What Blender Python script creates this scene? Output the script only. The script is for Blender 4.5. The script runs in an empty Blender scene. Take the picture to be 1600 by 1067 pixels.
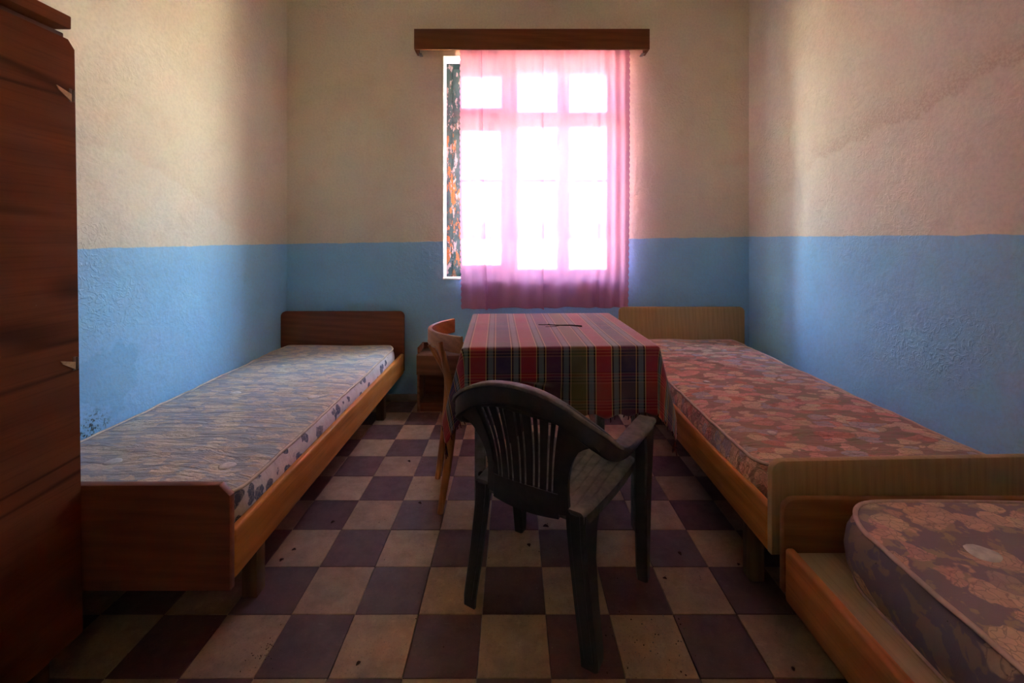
import bpy, bmesh, math, random
from mathutils import Vector, Matrix, noise
random.seed(11)
sc = bpy.context.scene
COL = sc.collection
PI = math.pi

# ------------------------------------------------------------------ camera
EYE = 1.18
cam = bpy.data.cameras.new('camera')
cam.sensor_width = 36.0
cam.lens = 683.0 / 1600.0 * 36.0
cam.shift_x = -3.0 / 1600.0
cam.shift_y = -160.5 / 1600.0
cam.clip_start = 0.02
camo = bpy.data.objects.new('camera', cam)
camo.location = (0, 0, EYE)
camo.rotation_euler = (PI / 2, 0, 0)
COL.objects.link(camo)
sc.camera = camo

# ------------------------------------------------------------------ sky, sun, exposure
w = bpy.data.worlds.new('sky')
sc.world = w
w.use_nodes = True
wn = w.node_tree
wn.nodes.clear()
sky = wn.nodes.new('ShaderNodeTexSky')
sky.sky_type = 'NISHITA'
sky.sun_disc = False
sky.sun_elevation = math.radians(52)
sky.sun_rotation = math.radians(140)
sky.dust_density = 4.0
sky.ozone_density = 1.0
bg = wn.nodes.new('ShaderNodeBackground')
bg.inputs['Strength'].default_value = 0.80
wo = wn.nodes.new('ShaderNodeOutputWorld')
haze = wn.nodes.new('ShaderNodeMix')
haze.data_type = 'RGBA'
haze.blend_type = 'MULTIPLY'
haze.inputs[0].default_value = 1.0
haze.inputs[7].default_value = (0.96, 1.0, 1.0, 1.0)
wn.links.new(sky.outputs[0], haze.inputs[6])
wn.links.new(haze.outputs[2], bg.inputs[0])
wn.links.new(bg.outputs[0], wo.inputs[0])

sun = bpy.data.lights.new('sun', 'SUN')
sun.energy = 8.0
sun.angle = math.radians(0.6)
sun.color = (1.0, 0.93, 0.80)
suno = bpy.data.objects.new('sun', sun)
suno.rotation_euler = (math.radians(33), 0, math.radians(55))
suno.location = (6, -6, 9)
COL.objects.link(suno)

# a portal only guides sampling of the sky through the window, it gives no light
pl = bpy.data.lights.new('window_portal', 'AREA')
pl.shape = 'RECTANGLE'
pl.size = 1.32
pl.size_y = 1.64
pl.cycles.is_portal = True
plo = bpy.data.objects.new('window_portal', pl)
plo.location = (0.14, 3.62, 1.70)
plo.rotation_euler = (-PI / 2, 0, 0)
COL.objects.link(plo)

pl2 = bpy.data.lights.new('fill_opening_portal', 'AREA')  # guides sky sampling through the added fill opening
pl2.shape = 'RECTANGLE'
pl2.size = 0.86
pl2.size_y = 0.40
pl2.cycles.is_portal = True
plo2 = bpy.data.objects.new('fill_opening_portal', pl2)
plo2.location = (0.30, -1.39, 2.36)
plo2.rotation_euler = (PI / 2, 0, 0)
COL.objects.link(plo2)

sc.view_settings.view_transform = 'Standard'
sc.view_settings.look = 'None'
sc.view_settings.exposure = 5.4
sc.view_settings.gamma = 1.0
sc.view_settings.use_curve_mapping = False
sc.cycles.max_bounces = 14
sc.cycles.diffuse_bounces = 8
sc.cycles.transparent_max_bounces = 16
sc.cycles.caustics_reflective = False
sc.cycles.caustics_refractive = False
sc.cycles.use_denoising = True

# ------------------------------------------------------------------ node helpers
def mat_new(name):
    m = bpy.data.materials.new(name)
    m.use_nodes = True
    m.node_tree.nodes.clear()
    return m, m.node_tree

def N(nt, typ, ins=None, **props):
    n = nt.nodes.new(typ)
    for k, v in props.items():
        setattr(n, k, v)
    for k, v in (ins or {}).items():
        if isinstance(v, bpy.types.NodeSocket):
            nt.links.new(v, n.inputs[k])
        else:
            n.inputs[k].default_value = v
    return n

def c4(c):
    return (c[0], c[1], c[2], 1.0)

def MA(nt, op, a, b=0.0, c=None, clamp=False):
    d = {0: a, 1: b}
    if c is not None:
        d[2] = c
    return N(nt, 'ShaderNodeMath', d, operation=op, use_clamp=clamp).outputs[0]

def MIX(nt, f, a, b, mode='MIX'):
    n = nt.nodes.new('ShaderNodeMix')
    n.data_type = 'RGBA'
    n.blend_type = mode
    for i, v in ((0, f), (6, a), (7, b)):
        if isinstance(v, bpy.types.NodeSocket):
            nt.links.new(v, n.inputs[i])
        elif i == 0:
            n.inputs[i].default_value = v
        else:
            n.inputs[i].default_value = c4(v)
    return n.outputs[2]

def SM(nt, v, a, b, x=0.0, y=1.0):
    return N(nt, 'ShaderNodeMapRange', {0: v, 1: a, 2: b, 3: x, 4: y}, interpolation_type='SMOOTHSTEP').outputs[0]

def RAMP(nt, v, stops, interp='LINEAR'):
    n = N(nt, 'ShaderNodeValToRGB', {0: v})
    r = n.color_ramp
    r.interpolation = interp
    while len(r.elements) < len(stops):
        r.elements.new(0.5)
    for e, (p, c) in zip(r.elements, stops):
        e.position = p
        e.color = c4(c)
    return n.outputs[0]

def NOISE(nt, vec, scale, detail=3, rough=0.55, dist=0.0, out=0):
    return N(nt, 'ShaderNodeTexNoise', {'Vector': vec, 'Scale': scale, 'Detail': detail,
             'Roughness': rough, 'Distortion': dist}).outputs[out]

def VSC(nt, vec, s, o=(0, 0, 0)):
    return N(nt, 'ShaderNodeMapping', {'Vector': vec, 'Scale': s, 'Location': o}).outputs[0]

def OBJ(nt):
    return nt.nodes.new('ShaderNodeTexCoord').outputs['Object']

def POS(nt):
    return nt.nodes.new('ShaderNodeNewGeometry').outputs['Position']

def BUMP(nt, h, strength, dist, nrm=None):
    d = {'Strength': strength, 'Distance': dist, 'Height': h}
    if nrm is not None:
        d['Normal'] = nrm
    return N(nt, 'ShaderNodeBump', d).outputs[0]

def PRIN(nt, col, rough=0.6, nrm=None, spec=0.4, metal=0.0):
    d = {'Base Color': col if isinstance(col, bpy.types.NodeSocket) else c4(col), 'Roughness': rough,
         'Specular IOR Level': spec, 'Metallic': metal}
    if nrm is not None:
        d['Normal'] = nrm
    p = N(nt, 'ShaderNodeBsdfPrincipled', d)
    N(nt, 'ShaderNodeOutputMaterial', {0: p.outputs[0]})
    return p

# ------------------------------------------------------------------ materials
def wall_material(name, side):
    m, nt = mat_new(name)
    P = POS(nt)
    s = N(nt, 'ShaderNodeSeparateXYZ', {0: P}).outputs
    x, y, z = s[0], s[1], s[2]
    big = NOISE(nt, P, 1.3, 4, 0.6)
    mid = NOISE(nt, P, 6.0, 4, 0.6)
    fine = NOISE(nt, P, 70.0, 3, 0.6)
    cream = MIX(nt, SM(nt, big, 0.3, 0.7), (0.72, 0.65, 0.50), (0.78, 0.71, 0.56))
    cream = MIX(nt, SM(nt, mid, 0.5, 0.75, 0, 0.35), cream, (0.67, 0.55, 0.40))
    blue = MIX(nt, SM(nt, big, 0.3, 0.7), (0.29, 0.57, 0.80), (0.33, 0.62, 0.84))
    blue = MIX(nt, SM(nt, mid, 0.45, 0.75, 0, 0.35), blue, (0.28, 0.50, 0.70))
    if side == 'right':   # old damp mark running up towards the camera
        n1 = NOISE(nt, P, 3.5, 4, 0.65)
        d = MA(nt, 'SUBTRACT', z, MA(nt, 'ADD', 1.60, MA(nt, 'MULTIPLY', MA(nt, 'SUBTRACT', 2.516, y), 0.18)))
        d = MA(nt, 'SUBTRACT', d, MA(nt, 'MULTIPLY', MA(nt, 'SUBTRACT', n1, 0.5), 0.25))
        band = MA(nt, 'MULTIPLY', SM(nt, d, -0.004, 0.02), SM(nt, d, 0.01, 0.16, 1.0, 0.22))
        band = MA(nt, 'MULTIPLY', band, SM(nt, y, 2.75, 2.35))
        gr = NOISE(nt, P, 110.0, 2, 0.7)
        band = MA(nt, 'MULTIPLY', band, SM(nt, gr, 0.38, 0.6, 0.2, 1.0))
        cream = MIX(nt, MA(nt, 'MULTIPLY', band, 0.55), cream, (0.52, 0.38, 0.255))
    if side == 'left':
        n1 = NOISE(nt, P, 3.0, 4, 0.65)
        d = MA(nt, 'SUBTRACT', z, MA(nt, 'SUBTRACT', 1.56, MA(nt, 'MULTIPLY', MA(nt, 'MAXIMUM', MA(nt, 'SUBTRACT', y, 1.85), 0.0), 0.40)))
        d = MA(nt, 'SUBTRACT', d, MA(nt, 'MULTIPLY', MA(nt, 'SUBTRACT', n1, 0.5), 0.16))
        band = MA(nt, 'MULTIPLY', SM(nt, d, -0.006, 0.012), SM(nt, d, 0.02, 0.5, 1.0, 0.35))
        cream = MIX(nt, MA(nt, 'MULTIPLY', band, 0.22), cream, (0.62, 0.47, 0.30))
        pd = N(nt, 'ShaderNodeVectorMath', {0: P, 1: (-1.66, 1.80, 0.60)}, operation='DISTANCE').outputs['Value']
        pd = MA(nt, 'ADD', pd, MA(nt, 'MULTIPLY', MA(nt, 'SUBTRACT', NOISE(nt, P, 9, 4, 0.6), 0.5), 0.28))
        blue = MIX(nt, SM(nt, pd, 0.15, 0.13, 0, 0.45), blue, (0.19, 0.47, 0.68))
        pd2 = N(nt, 'ShaderNodeVectorMath', {0: P, 1: (-1.66, 1.72, 0.43)}, operation='DISTANCE').outputs['Value']
        spk = MA(nt, 'MULTIPLY', SM(nt, pd2, 0.10, 0.03), SM(nt, NOISE(nt, P, 60, 3, 0.7), 0.52, 0.6))
        blue = MIX(nt, spk, blue, (0.06, 0.09, 0.10))
    line = MA(nt, 'ADD', 1.168, MA(nt, 'MULTIPLY', x, 0.0152))
    line = MA(nt, 'ADD', line, MA(nt, 'MULTIPLY', MA(nt, 'SUBTRACT', NOISE(nt, P, 9, 4, 0.6), 0.5), 0.018))
    f = SM(nt, MA(nt, 'SUBTRACT', z, line), -0.002, 0.002)
    col = MIX(nt, f, blue, cream)
    # scuffs and chips in the blue half
    chip = MA(nt, 'MULTIPLY', SM(nt, NOISE(nt, P, 38, 3, 0.7), 0.70, 0.74), 0.5)
    col = MIX(nt, chip, col, MIX(nt, 0.5, col, (0.32, 0.30, 0.28)))
    col = MIX(nt, SM(nt, fine, 0.35, 0.7, 0.0, 0.14), col, (0.30, 0.25, 0.2))
    if side == 'back':   # a hair crack beside the window
        cx = MA(nt, 'ADD', 1.0, MA(nt, 'MULTIPLY', MA(nt, 'SUBTRACT', NOISE(nt, VSC(nt, P, (0, 0, 1)), 5.0, 5, 0.7), 0.5), 0.28))
        cd = MA(nt, 'ABSOLUTE', MA(nt, 'SUBTRACT', x, cx))
        ck = MA(nt, 'MULTIPLY', SM(nt, cd, 0.006, 0.002), MA(nt, 'MULTIPLY', SM(nt, z, 1.3, 1.7), SM(nt, z, 2.4, 2.2)))
        col = MIX(nt, MA(nt, 'MULTIPLY', ck, 0.5), col, (0.85, 0.8, 0.7))
    wob = NOISE(nt, P, 14.0, 3, 0.6, 0.6)
    # trowel ridges come out where the plaster is rough
    rid = SM(nt, NOISE(nt, P, 22.0, 2, 0.5, 2.5), 0.5, 0.62)
    rid = MA(nt, 'MULTIPLY', rid, SM(nt, NOISE(nt, P, 2.2, 2, 0.5), 0.48, 0.66))
    h = MA(nt, 'ADD', MA(nt, 'MULTIPLY', wob, 0.7), MA(nt, 'MULTIPLY', fine, 0.26))
    h = MA(nt, 'ADD', h, MA(nt, 'MULTIPLY', rid, 0.26))
    b = BUMP(nt, h, 0.55, 0.012)
    PRIN(nt, col, 0.75, b, 0.25)
    return m

M = {}
for s_ in ('left', 'right', 'back', 'front'):
    M['wall_' + s_] = wall_material('plaster_' + s_, s_)

def simple(name, col, rough=0.6, spec=0.4, var=0.0, scale=20.0, bump=0.0, metal=0.0, col2=None):
    m, nt = mat_new(name)
    O = OBJ(nt)
    n = NOISE(nt, O, scale, 4, 0.6)
    c2 = col2 or tuple(v * (1 - var) for v in col)
    c = MIX(nt, SM(nt, n, 0.35, 0.68), col, c2)
    nr = BUMP(nt, n, bump, 0.004) if bump else None
    PRIN(nt, c, rough, nr, spec, metal)
    M[name] = m
    return m

simple('ceiling_white', (0.80, 0.76, 0.68), 0.9, 0.2, 0.06, 3)
simple('grout', (0.19, 0.145, 0.12), 0.9, 0.2, 0.3, 40)
simple('skirting', (0.34, 0.30, 0.27), 0.8, 0.3, 0.3, 12)
simple('white_reveal', (0.86, 0.87, 0.82), 0.75, 0.3, 0.08, 10, 0.3)
simple('earth', (0.52, 0.455, 0.31), 0.95, 0.1, 0.15, 1.2)
simple('plastic', (0.036, 0.033, 0.032), 0.38, 0.5, 0.25, 40, 0.05, col2=(0.046, 0.042, 0.040))
simple('plastic_dusty', (0.21, 0.185, 0.16), 0.6, 0.35, 0.3, 30, 0.08, col2=(0.13, 0.115, 0.10))
simple('grey_paint', (0.30, 0.285, 0.26), 0.6, 0.35, 0.4, 25, 0.2)
simple('steel', (0.35, 0.32, 0.28), 0.4, 0.5, 0.2, 30, 0, 0.9)
simple('rust', (0.20, 0.11, 0.06), 0.7, 0.3, 0.4, 60)
simple('splinter', (0.62, 0.36, 0.17), 0.8, 0.2, 0.3, 60)
simple('tuft', (0.78, 0.72, 0.64), 0.95, 0.1, 0.2, 60, 0.3)
simple('piping_cream', (0.74, 0.62, 0.45), 0.9, 0.1, 0.25, 25)
simple('piping_pink', (0.70, 0.49, 0.40), 0.9, 0.1, 0.2, 25)
simple('dead_leaf', (0.075, 0.035, 0.02), 0.9, 0.2, 0.5, 60)
simple('crumb', (0.42, 0.38, 0.32), 0.9, 0.2, 0.6, 90)
simple('bark', (0.07, 0.05, 0.035), 0.9, 0.2, 0.4, 90)

def wood(name, dark, light, axis, scale=1.0, rough=0.5, ring=0.5, figure=None, spec=0.22):
    m, nt = mat_new(name)
    O = OBJ(nt)
    st = [9.0, 9.0, 9.0]
    st['xyz'.index(axis)] = 0.75
    V = VSC(nt, O, [v * scale for v in st], (0.3, 1.7, 0.9))
    n1 = NOISE(nt, V, 1.0, 5, 0.6, 1.2)
    st2 = [120.0, 120.0, 120.0]
    st2['xyz'.index(axis)] = 4.0
    n2 = NOISE(nt, VSC(nt, O, st2), 1.0, 3, 0.6)
    wv = N(nt, 'ShaderNodeTexWave', {'Vector': V, 'Scale': 1.1, 'Distortion': 7.0, 'Detail': 3.0, 'Detail Scale': 0.7},
           wave_type='BANDS', bands_direction='DIAGONAL').outputs[1]
    f = MA(nt, 'ADD', MA(nt, 'MULTIPLY', n1, 1 - ring), MA(nt, 'MULTIPLY', wv, ring))
    c = MIX(nt, SM(nt, f, 0.1, 0.9), dark, light)
    c = MIX(nt, SM(nt, n2, 0.45, 0.75, 0, 0.35), c, tuple(v * 0.55 for v in dark))
    if figure:
        # broad dark figure lines of a veneer
        fv = NOISE(nt, VSC(nt, O, figure), 1.0, 2, 0.45, 0.6)
        b1 = MA(nt, 'ABSOLUTE', MA(nt, 'SUBTRACT', fv, 0.47))
        b2 = MA(nt, 'ABSOLUTE', MA(nt, 'SUBTRACT', fv, 0.57))
        ln = MA(nt, 'MAXIMUM', SM(nt, b1, 0.022, 0.0), SM(nt, b2, 0.014, 0.0))
        c = MIX(nt, MA(nt, 'MULTIPLY', ln, 0.65), c, tuple(v * 0.25 for v in dark))
    d = NOISE(nt, O, 45.0, 3, 0.7)
    c = MIX(nt, SM(nt, d, 0.74, 0.80, 0, 0.25), c, (0.40, 0.30, 0.22))
    r = SM(nt, NOISE(nt, O, 12, 3), 0.3, 0.7, rough - 0.06, rough + 0.12)
    PRIN(nt, c, r, BUMP(nt, n2, 0.10, 0.002), spec)
    M[name] = m
    return m

wood('walnut_veneer', (0.130, 0.034, 0.011), (0.200, 0.056, 0.017), 'y', 0.6, 0.75, 0.20, (3.0, 0.30, 3.6), 0.05)
wood('walnut_dark', (0.08, 0.024, 0.009), (0.13, 0.042, 0.015), 'y', 1.0, 0.55)
wood('mahogany_laminate', (0.190, 0.056, 0.022), (0.270, 0.085, 0.034), 'x', 1.6, 0.45, 0.25)
wood('orange_pine', (0.52, 0.190, 0.036), (0.74, 0.300, 0.066), 'y', 1.1, 0.48, 0.30)
wood('pine_board', (0.42, 0.150, 0.036), (0.60, 0.230, 0.060), 'y', 1.1, 0.5, 0.35)
wood('oak_laminate', (0.46, 0.285, 0.125), (0.54, 0.340, 0.155), 'z', 2.2, 0.5, 0.30)
wood('pine_end', (0.24, 0.092, 0.028), (0.34, 0.135, 0.042), 'x', 1.3, 0.5, 0.4)
wood('leg_wood', (0.14, 0.070, 0.030), (0.22, 0.11, 0.046), 'z', 1.3, 0.55)
wood('cornice_wood', (0.135, 0.042, 0.011), (0.19, 0.062, 0.017), 'x', 1.3, 0.5, 0.25)
wood('bentwood', (0.40, 0.145, 0.046), (0.56, 0.225, 0.080), 'z', 1.4, 0.40, 0.25, None, 0.35)
wood('bentwood_rail', (0.40, 0.145, 0.046), (0.56, 0.225, 0.080), 'y', 1.4, 0.38, 0.25, None, 0.35)
wood('nightstand_wood', (0.20, 0.085, 0.044), (0.29, 0.125, 0.066), 'x', 1.3, 0.45)
wood('plywood', (0.50, 0.36, 0.20), (0.60, 0.44, 0.25), 'y', 0.7, 0.7, 0.2)

def tile_material(name, c1, c2, c3):
    m, nt = mat_new(name)
    P = POS(nt)
    r = nt.nodes.new('ShaderNodeObjectInfo').outputs['Random']
    c = RAMP(nt, r, [(0.0, c1), (0.45, c2), (1.0, c3)])
    n = NOISE(nt, P, 13, 6, 0.7)
    c = MIX(nt, SM(nt, n, 0.35, 0.75, 0, 0.6), c, tuple(v * 0.55 for v in c2))
    n3 = NOISE(nt, P, 34, 4, 0.7, 0.5)
    c = MIX(nt, SM(nt, n3, 0.5, 0.72, 0, 0.35), c, tuple(min(1, v * 1.45) for v in c2))
    g = NOISE(nt, P, 190, 3, 0.7)
    c = MIX(nt, SM(nt, g, 0.55, 0.72, 0, 0.5), c, (0.05, 0.035, 0.03))
    g2 = NOISE(nt, P, 120, 3, 0.7)
    c = MIX(nt, SM(nt, g2, 0.64, 0.74, 0, 0.4), c, (0.45, 0.36, 0.27))
    sc_n = NOISE(nt, VSC(nt, P, (18, 260, 1)), 1.0, 2, 0.6, 0.6)
    c = MIX(nt, SM(nt, sc_n, 0.68, 0.76, 0, 0.3), c, (0.40, 0.32, 0.26))
    big = NOISE(nt, P, 1.6, 3, 0.6)
    c = MIX(nt, SM(nt, big, 0.4, 0.7, 0, 0.3), c, (0.16, 0.115, 0.085))
    rg = SM(nt, n, 0.3, 0.7, 0.30, 0.55)
    PRIN(nt, c, rg, BUMP(nt, n, 0.25, 0.003), 0.6)
    M[name] = m

tile_material('tile_dark', (0.165, 0.060, 0.052), (0.170, 0.074, 0.064), (0.160, 0.084, 0.078))
tile_material('tile_light', (0.45, 0.280, 0.150), (0.50, 0.320, 0.180), (0.56, 0.365, 0.210))

def floral(name, ground, petals, leaf, scale, thr=0.42, outline=0.5, cover=0.5, wrinkle=1.0, dirt=(0.25, 0.19, 0.13), streak=(1, 1, 1)):
    m, nt = mat_new(name)
    O = VSC(nt, OBJ(nt), streak)
    wp = NOISE(nt, O, scale * 0.9, 3, 0.6, 0, 1)
    V = N(nt, 'ShaderNodeVectorMath', {0: O, 1: N(nt, 'ShaderNodeVectorMath', {0: wp, 3: 0.9 / scale}, operation='SCALE').outputs[0]}, operation='ADD').outputs[0]
    vo = N(nt, 'ShaderNodeTexVoronoi', {'Vector': V, 'Scale': scale, 'Randomness': 1.0})
    rnd = N(nt, 'ShaderNodeSeparateColor', {0: vo.outputs['Color']}).outputs
    pet = N(nt, 'ShaderNodeTexVoronoi', {'Vector': V, 'Scale': scale * 3.2}, feature='DISTANCE_TO_EDGE').outputs[0]
    pc = N(nt, 'ShaderNodeTexVoronoi', {'Vector': V, 'Scale': scale * 3.2})
    prn = N(nt, 'ShaderNodeSeparateColor', {0: pc.outputs['Color']}).outputs
    k = len(petals)
    fcol = RAMP(nt, rnd[0], [(i / k, p) for i, p in enumerate(petals)], 'CONSTANT')
    fcol = MIX(nt, MA(nt, 'MULTIPLY', prn[0], 0.35), fcol, tuple(min(1, v * 1.5) for v in petals[0]))
    fcol = MIX(nt, SM(nt, pet, 0.07, 0.0, 0, outline), fcol, tuple(v * 0.55 for v in ground))
    lm = SM(nt, NOISE(nt, V, scale * 1.3, 3, 0.6), 0.52, 0.57)
    g = MIX(nt, MA(nt, 'MULTIPLY', lm, 0.7), ground, leaf)
    present = SM(nt, rnd[1], 1 - cover - 0.01, 1 - cover + 0.01)
    fm = MA(nt, 'MULTIPLY', SM(nt, vo.outputs['Distance'], thr + 0.03, thr - 0.03), present)
    c = MIX(nt, fm, g, fcol)
    st = NOISE(nt, VSC(nt, O, (2.0, 11.0, 6.0)), 2.0, 4, 0.65)
    c = MIX(nt, SM(nt, st, 0.5, 0.75, 0, 0.4), c, dirt)
    st2 = NOISE(nt, O, 2.6, 4, 0.6)
    c = MIX(nt, SM(nt, st2, 0.45, 0.75, 0, 0.35), c, dirt)
    sp = NOISE(nt, O, 70, 2, 0.6)
    c = MIX(nt, SM(nt, sp, 0.73, 0.77, 0, 0.7), c, (0.06, 0.045, 0.03))
    wr = NOISE(nt, VSC(nt, OBJ(nt), (3.0, 16.0, 10.0)), 1.6, 4, 0.6, 0.8)
    wr2 = NOISE(nt, OBJ(nt), 400, 2, 0.5)
    h = MA(nt, 'ADD', wr, MA(nt, 'MULTIPLY', wr2, 0.05))
    PRIN(nt, c, 0.95, BUMP(nt, h, 0.7 * wrinkle, 0.02), 0.1)
    M[name] = m

floral('ticking_grey', (0.42, 0.42, 0.425), [(0.66, 0.565, 0.43), (0.60, 0.50, 0.385), (0.64, 0.55, 0.43)], (0.58, 0.51, 0.43), 27, 0.66, 0.45, 0.62, 1.6, (0.56, 0.44, 0.31), (0.60, 1.25, 1))
floral('ticking_sprig', (0.80, 0.74, 0.68), [(0.10, 0.11, 0.16), (0.14, 0.15, 0.20), (0.18, 0.18, 0.22)], (0.72, 0.66, 0.61), 19, 0.46, 0.9, 0.55, 0.4, (0.62, 0.52, 0.40))
floral('ticking_pink', (0.46, 0.28, 0.22), [(0.78, 0.37, 0.30), (0.80, 0.57, 0.36), (0.62, 0.26, 0.19), (0.48, 0.43, 0.46), (0.76, 0.44, 0.34), (0.76, 0.59, 0.40)], (0.37, 0.31, 0.21), 21, 0.64, 0.5, 0.82, 1.5, (0.40, 0.265, 0.20), (0.70, 1.2, 1))
floral('ticking_mauve', (0.33, 0.245, 0.25), [(0.66, 0.42, 0.30), (0.64, 0.36, 0.30), (0.70, 0.50, 0.34)], (0.54, 0.39, 0.25), 16, 0.58, 0.5, 0.8, 0.35, (0.36, 0.26, 0.20))
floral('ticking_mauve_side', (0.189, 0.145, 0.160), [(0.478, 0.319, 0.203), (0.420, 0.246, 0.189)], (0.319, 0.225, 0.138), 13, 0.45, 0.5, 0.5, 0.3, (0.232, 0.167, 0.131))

def plaid_material():
    m, nt = mat_new('plaid_cotton')
    uv = nt.nodes.new('ShaderNodeUVMap').outputs[0]
    s = N(nt, 'ShaderNodeSeparateXYZ', {0: uv}).outputs
    per = 0.0983
    def stripes(coord, off, per, blocks, acc):
        q = MA(nt, 'DIVIDE', MA(nt, 'ADD', coord, off), per)
        t = MA(nt, 'FRACT', q)
        idx = MA(nt, 'FLOOR', q)
        k = len(blocks)
        b = MA(nt, 'DIVIDE', MA(nt, 'FLOORED_MODULO', idx, float(k)), float(k))
        b = MA(nt, 'ADD', b, 0.5 / k)
        bc = RAMP(nt, b, [(i / k, c) for i, c in enumerate(blocks)], 'CONSTANT')
        return t, bc
    red, navy, plum, olive = (0.40, 0.030, 0.040), (0.034, 0.030, 0.085), (0.105, 0.028, 0.085), (0.125, 0.130, 0.038)
    teal, black, yel = (0.150, 0.215, 0.245), (0.008, 0.008, 0.012), (0.74, 0.52, 0.22)
    # warp: across the table
    t, bc = stripes(s[0], 0.375 + per * 8 - 0.019, per, [red, navy, red, plum, olive, red, navy, red], None)
    tt = RAMP(nt, t, [(0.0, black), (0.60, yel), (0.630, black), (0.70, teal), (0.90, black), (0.967, yel)], 'CONSTANT')
    warp = MIX(nt, MA(nt, 'GREATER_THAN', t, 0.60), bc, tt)
    # weft: along the depth, groups of four fine light lines between the bands
    t2, bc2 = stripes(s[1], 0.375 + 0.105 * 8 + 0.046, 0.105, [(0.10, 0.15, 0.05), (0.40, 0.06, 0.06), (0.26, 0.14, 0.08), (0.12, 0.06, 0.16)], None)
    pk = (0.55, 0.30, 0.22)
    tt2 = RAMP(nt, t2, [(0.0, pk), (0.05, black), (0.115, pk), (0.16, plum), (0.23, pk), (0.275, red), (0.34, pk), (0.385, black), (0.43, black)], 'CONSTANT')
    weft = MIX(nt, MA(nt, 'LESS_THAN', t2, 0.43), bc2, tt2)
    c = MIX(nt, 0.24, warp, weft)
    n = NOISE(nt, N(nt, 'ShaderNodeVectorMath', {0: uv, 3: 1.0}, operation='SCALE').outputs[0], 9, 4, 0.6)
    c = MIX(nt, SM(nt, n, 0.4, 0.75, 0, 0.22), c, (0.28, 0.20, 0.17))
    th = MA(nt, 'MULTIPLY', MA(nt, 'SINE', MA(nt, 'MULTIPLY', s[0], 2600.0)), MA(nt, 'SINE', MA(nt, 'MULTIPLY', s[1], 2600.0)))
    h = MA(nt, 'ADD', th, MA(nt, 'MULTIPLY', n, 6.0))
    p = N(nt, 'ShaderNodeBsdfPrincipled', {'Base Color': c, 'Roughness': 0.85, 'Specular IOR Level': 0.2,
          'Sheen Weight': 1.0, 'Sheen Roughness': 0.40, 'Sheen Tint': (0.9, 0.8, 0.8, 1), 'Normal': BUMP(nt, h, 0.12, 0.001)})
    N(nt, 'ShaderNodeOutputMaterial', {0: p.outputs[0]})
    M['plaid'] = m
plaid_material()
simple('fringe', (0.16, 0.035, 0.03), 0.9, 0.1, 0.6, 80, col2=(0.03, 0.025, 0.05))

def curtain_material():
    m, nt = mat_new('sheer_pink')
    uv = nt.nodes.new('ShaderNodeUVMap').outputs[0]
    v = VSC(nt, uv, (34, 11, 1))
    emb = NOISE(nt, v, 1.0, 2, 0.5, 2.6)
    ln = SM(nt, MA(nt, 'ABSOLUTE', MA(nt, 'SUBTRACT', emb, 0.5)), 0.045, 0.0)
    weave = NOISE(nt, VSC(nt, uv, (420, 60, 1)), 1.0, 2, 0.5)
    pink = MIX(nt, MA(nt, 'MULTIPLY', ln, 0.5), (0.85, 0.295, 0.43), (0.60, 0.18, 0.28))
    nb = BUMP(nt, MA(nt, 'ADD', ln, MA(nt, 'MULTIPLY', weave, 0.5)), 0.35, 0.002)
    tl = N(nt, 'ShaderNodeBsdfTranslucent', {'Color': pink, 'Normal': nb}).outputs[0]
    df = N(nt, 'ShaderNodeBsdfDiffuse', {'Color': (0.56, 0.26, 0.38, 1), 'Normal': nb}).outputs[0]
    body = N(nt, 'ShaderNodeMixShader', {0: 0.905, 1: tl, 2: df}).outputs[0]
    tp = N(nt, 'ShaderNodeBsdfTransparent', {0: (1.0, 0.86, 0.92, 1)}).outputs[0]
    f = MA(nt, 'ADD', 0.008, MA(nt, 'MULTIPLY', ln, -0.004))
    f = MA(nt, 'ADD', f, MA(nt, 'MULTIPLY', MA(nt, 'SUBTRACT', weave, 0.5), 0.006))
    rf = N(nt, 'ShaderNodeBsdfRefraction', {0: (1.0, 0.86, 0.92, 1), 'Roughness': 0.34, 'IOR': 1.0}).outputs[0]
    soft = N(nt, 'ShaderNodeMixShader', {0: 0.009, 1: body, 2: rf}).outputs[0]   # light blurred by the weave
    out = N(nt, 'ShaderNodeMixShader', {0: f, 1: soft, 2: tp}).outputs[0]
    N(nt, 'ShaderNodeOutputMaterial', {0: out})
    M['curtain'] = m
curtain_material()
simple('lace', (0.50, 0.25, 0.36), 0.9, 0.1, 0.2, 40)

def glass_material(key, name, tint):
    m, nt = mat_new(name)
    O = OBJ(nt)
    d = SM(nt, NOISE(nt, O, 6, 4, 0.6), 0.45, 0.8, 0.03, 0.16 if key == 'glass' else 0.06)
    tp = N(nt, 'ShaderNodeBsdfTransparent', {0: c4(tint)}).outputs[0]
    gl = N(nt, 'ShaderNodeBsdfGlossy', {'Roughness': 0.03}).outputs[0]
    du = N(nt, 'ShaderNodeBsdfTranslucent', {0: (0.8, 0.78, 0.72, 1)}).outputs[0]
    fa = N(nt, 'ShaderNodeLayerWeight', {0: 0.5}).outputs['Facing']
    fr = MA(nt, 'ADD', 0.035, MA(nt, 'MULTIPLY', MA(nt, 'POWER', fa, 5.0), 0.9))
    a = N(nt, 'ShaderNodeMixShader', {0: fr, 1: tp, 2: gl}).outputs[0]
    b = N(nt, 'ShaderNodeMixShader', {0: d, 1: a, 2: du}).outputs[0]
    N(nt, 'ShaderNodeOutputMaterial', {0: b})
    M[key] = m
glass_material('glass', 'old_glass', (0.93, 0.95, 0.94))
glass_material('fill_dimming_glass', 'fill_dimming_glass', (0.29, 0.275, 0.25))  # tint darkened to weaken the added fill daylight

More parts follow.
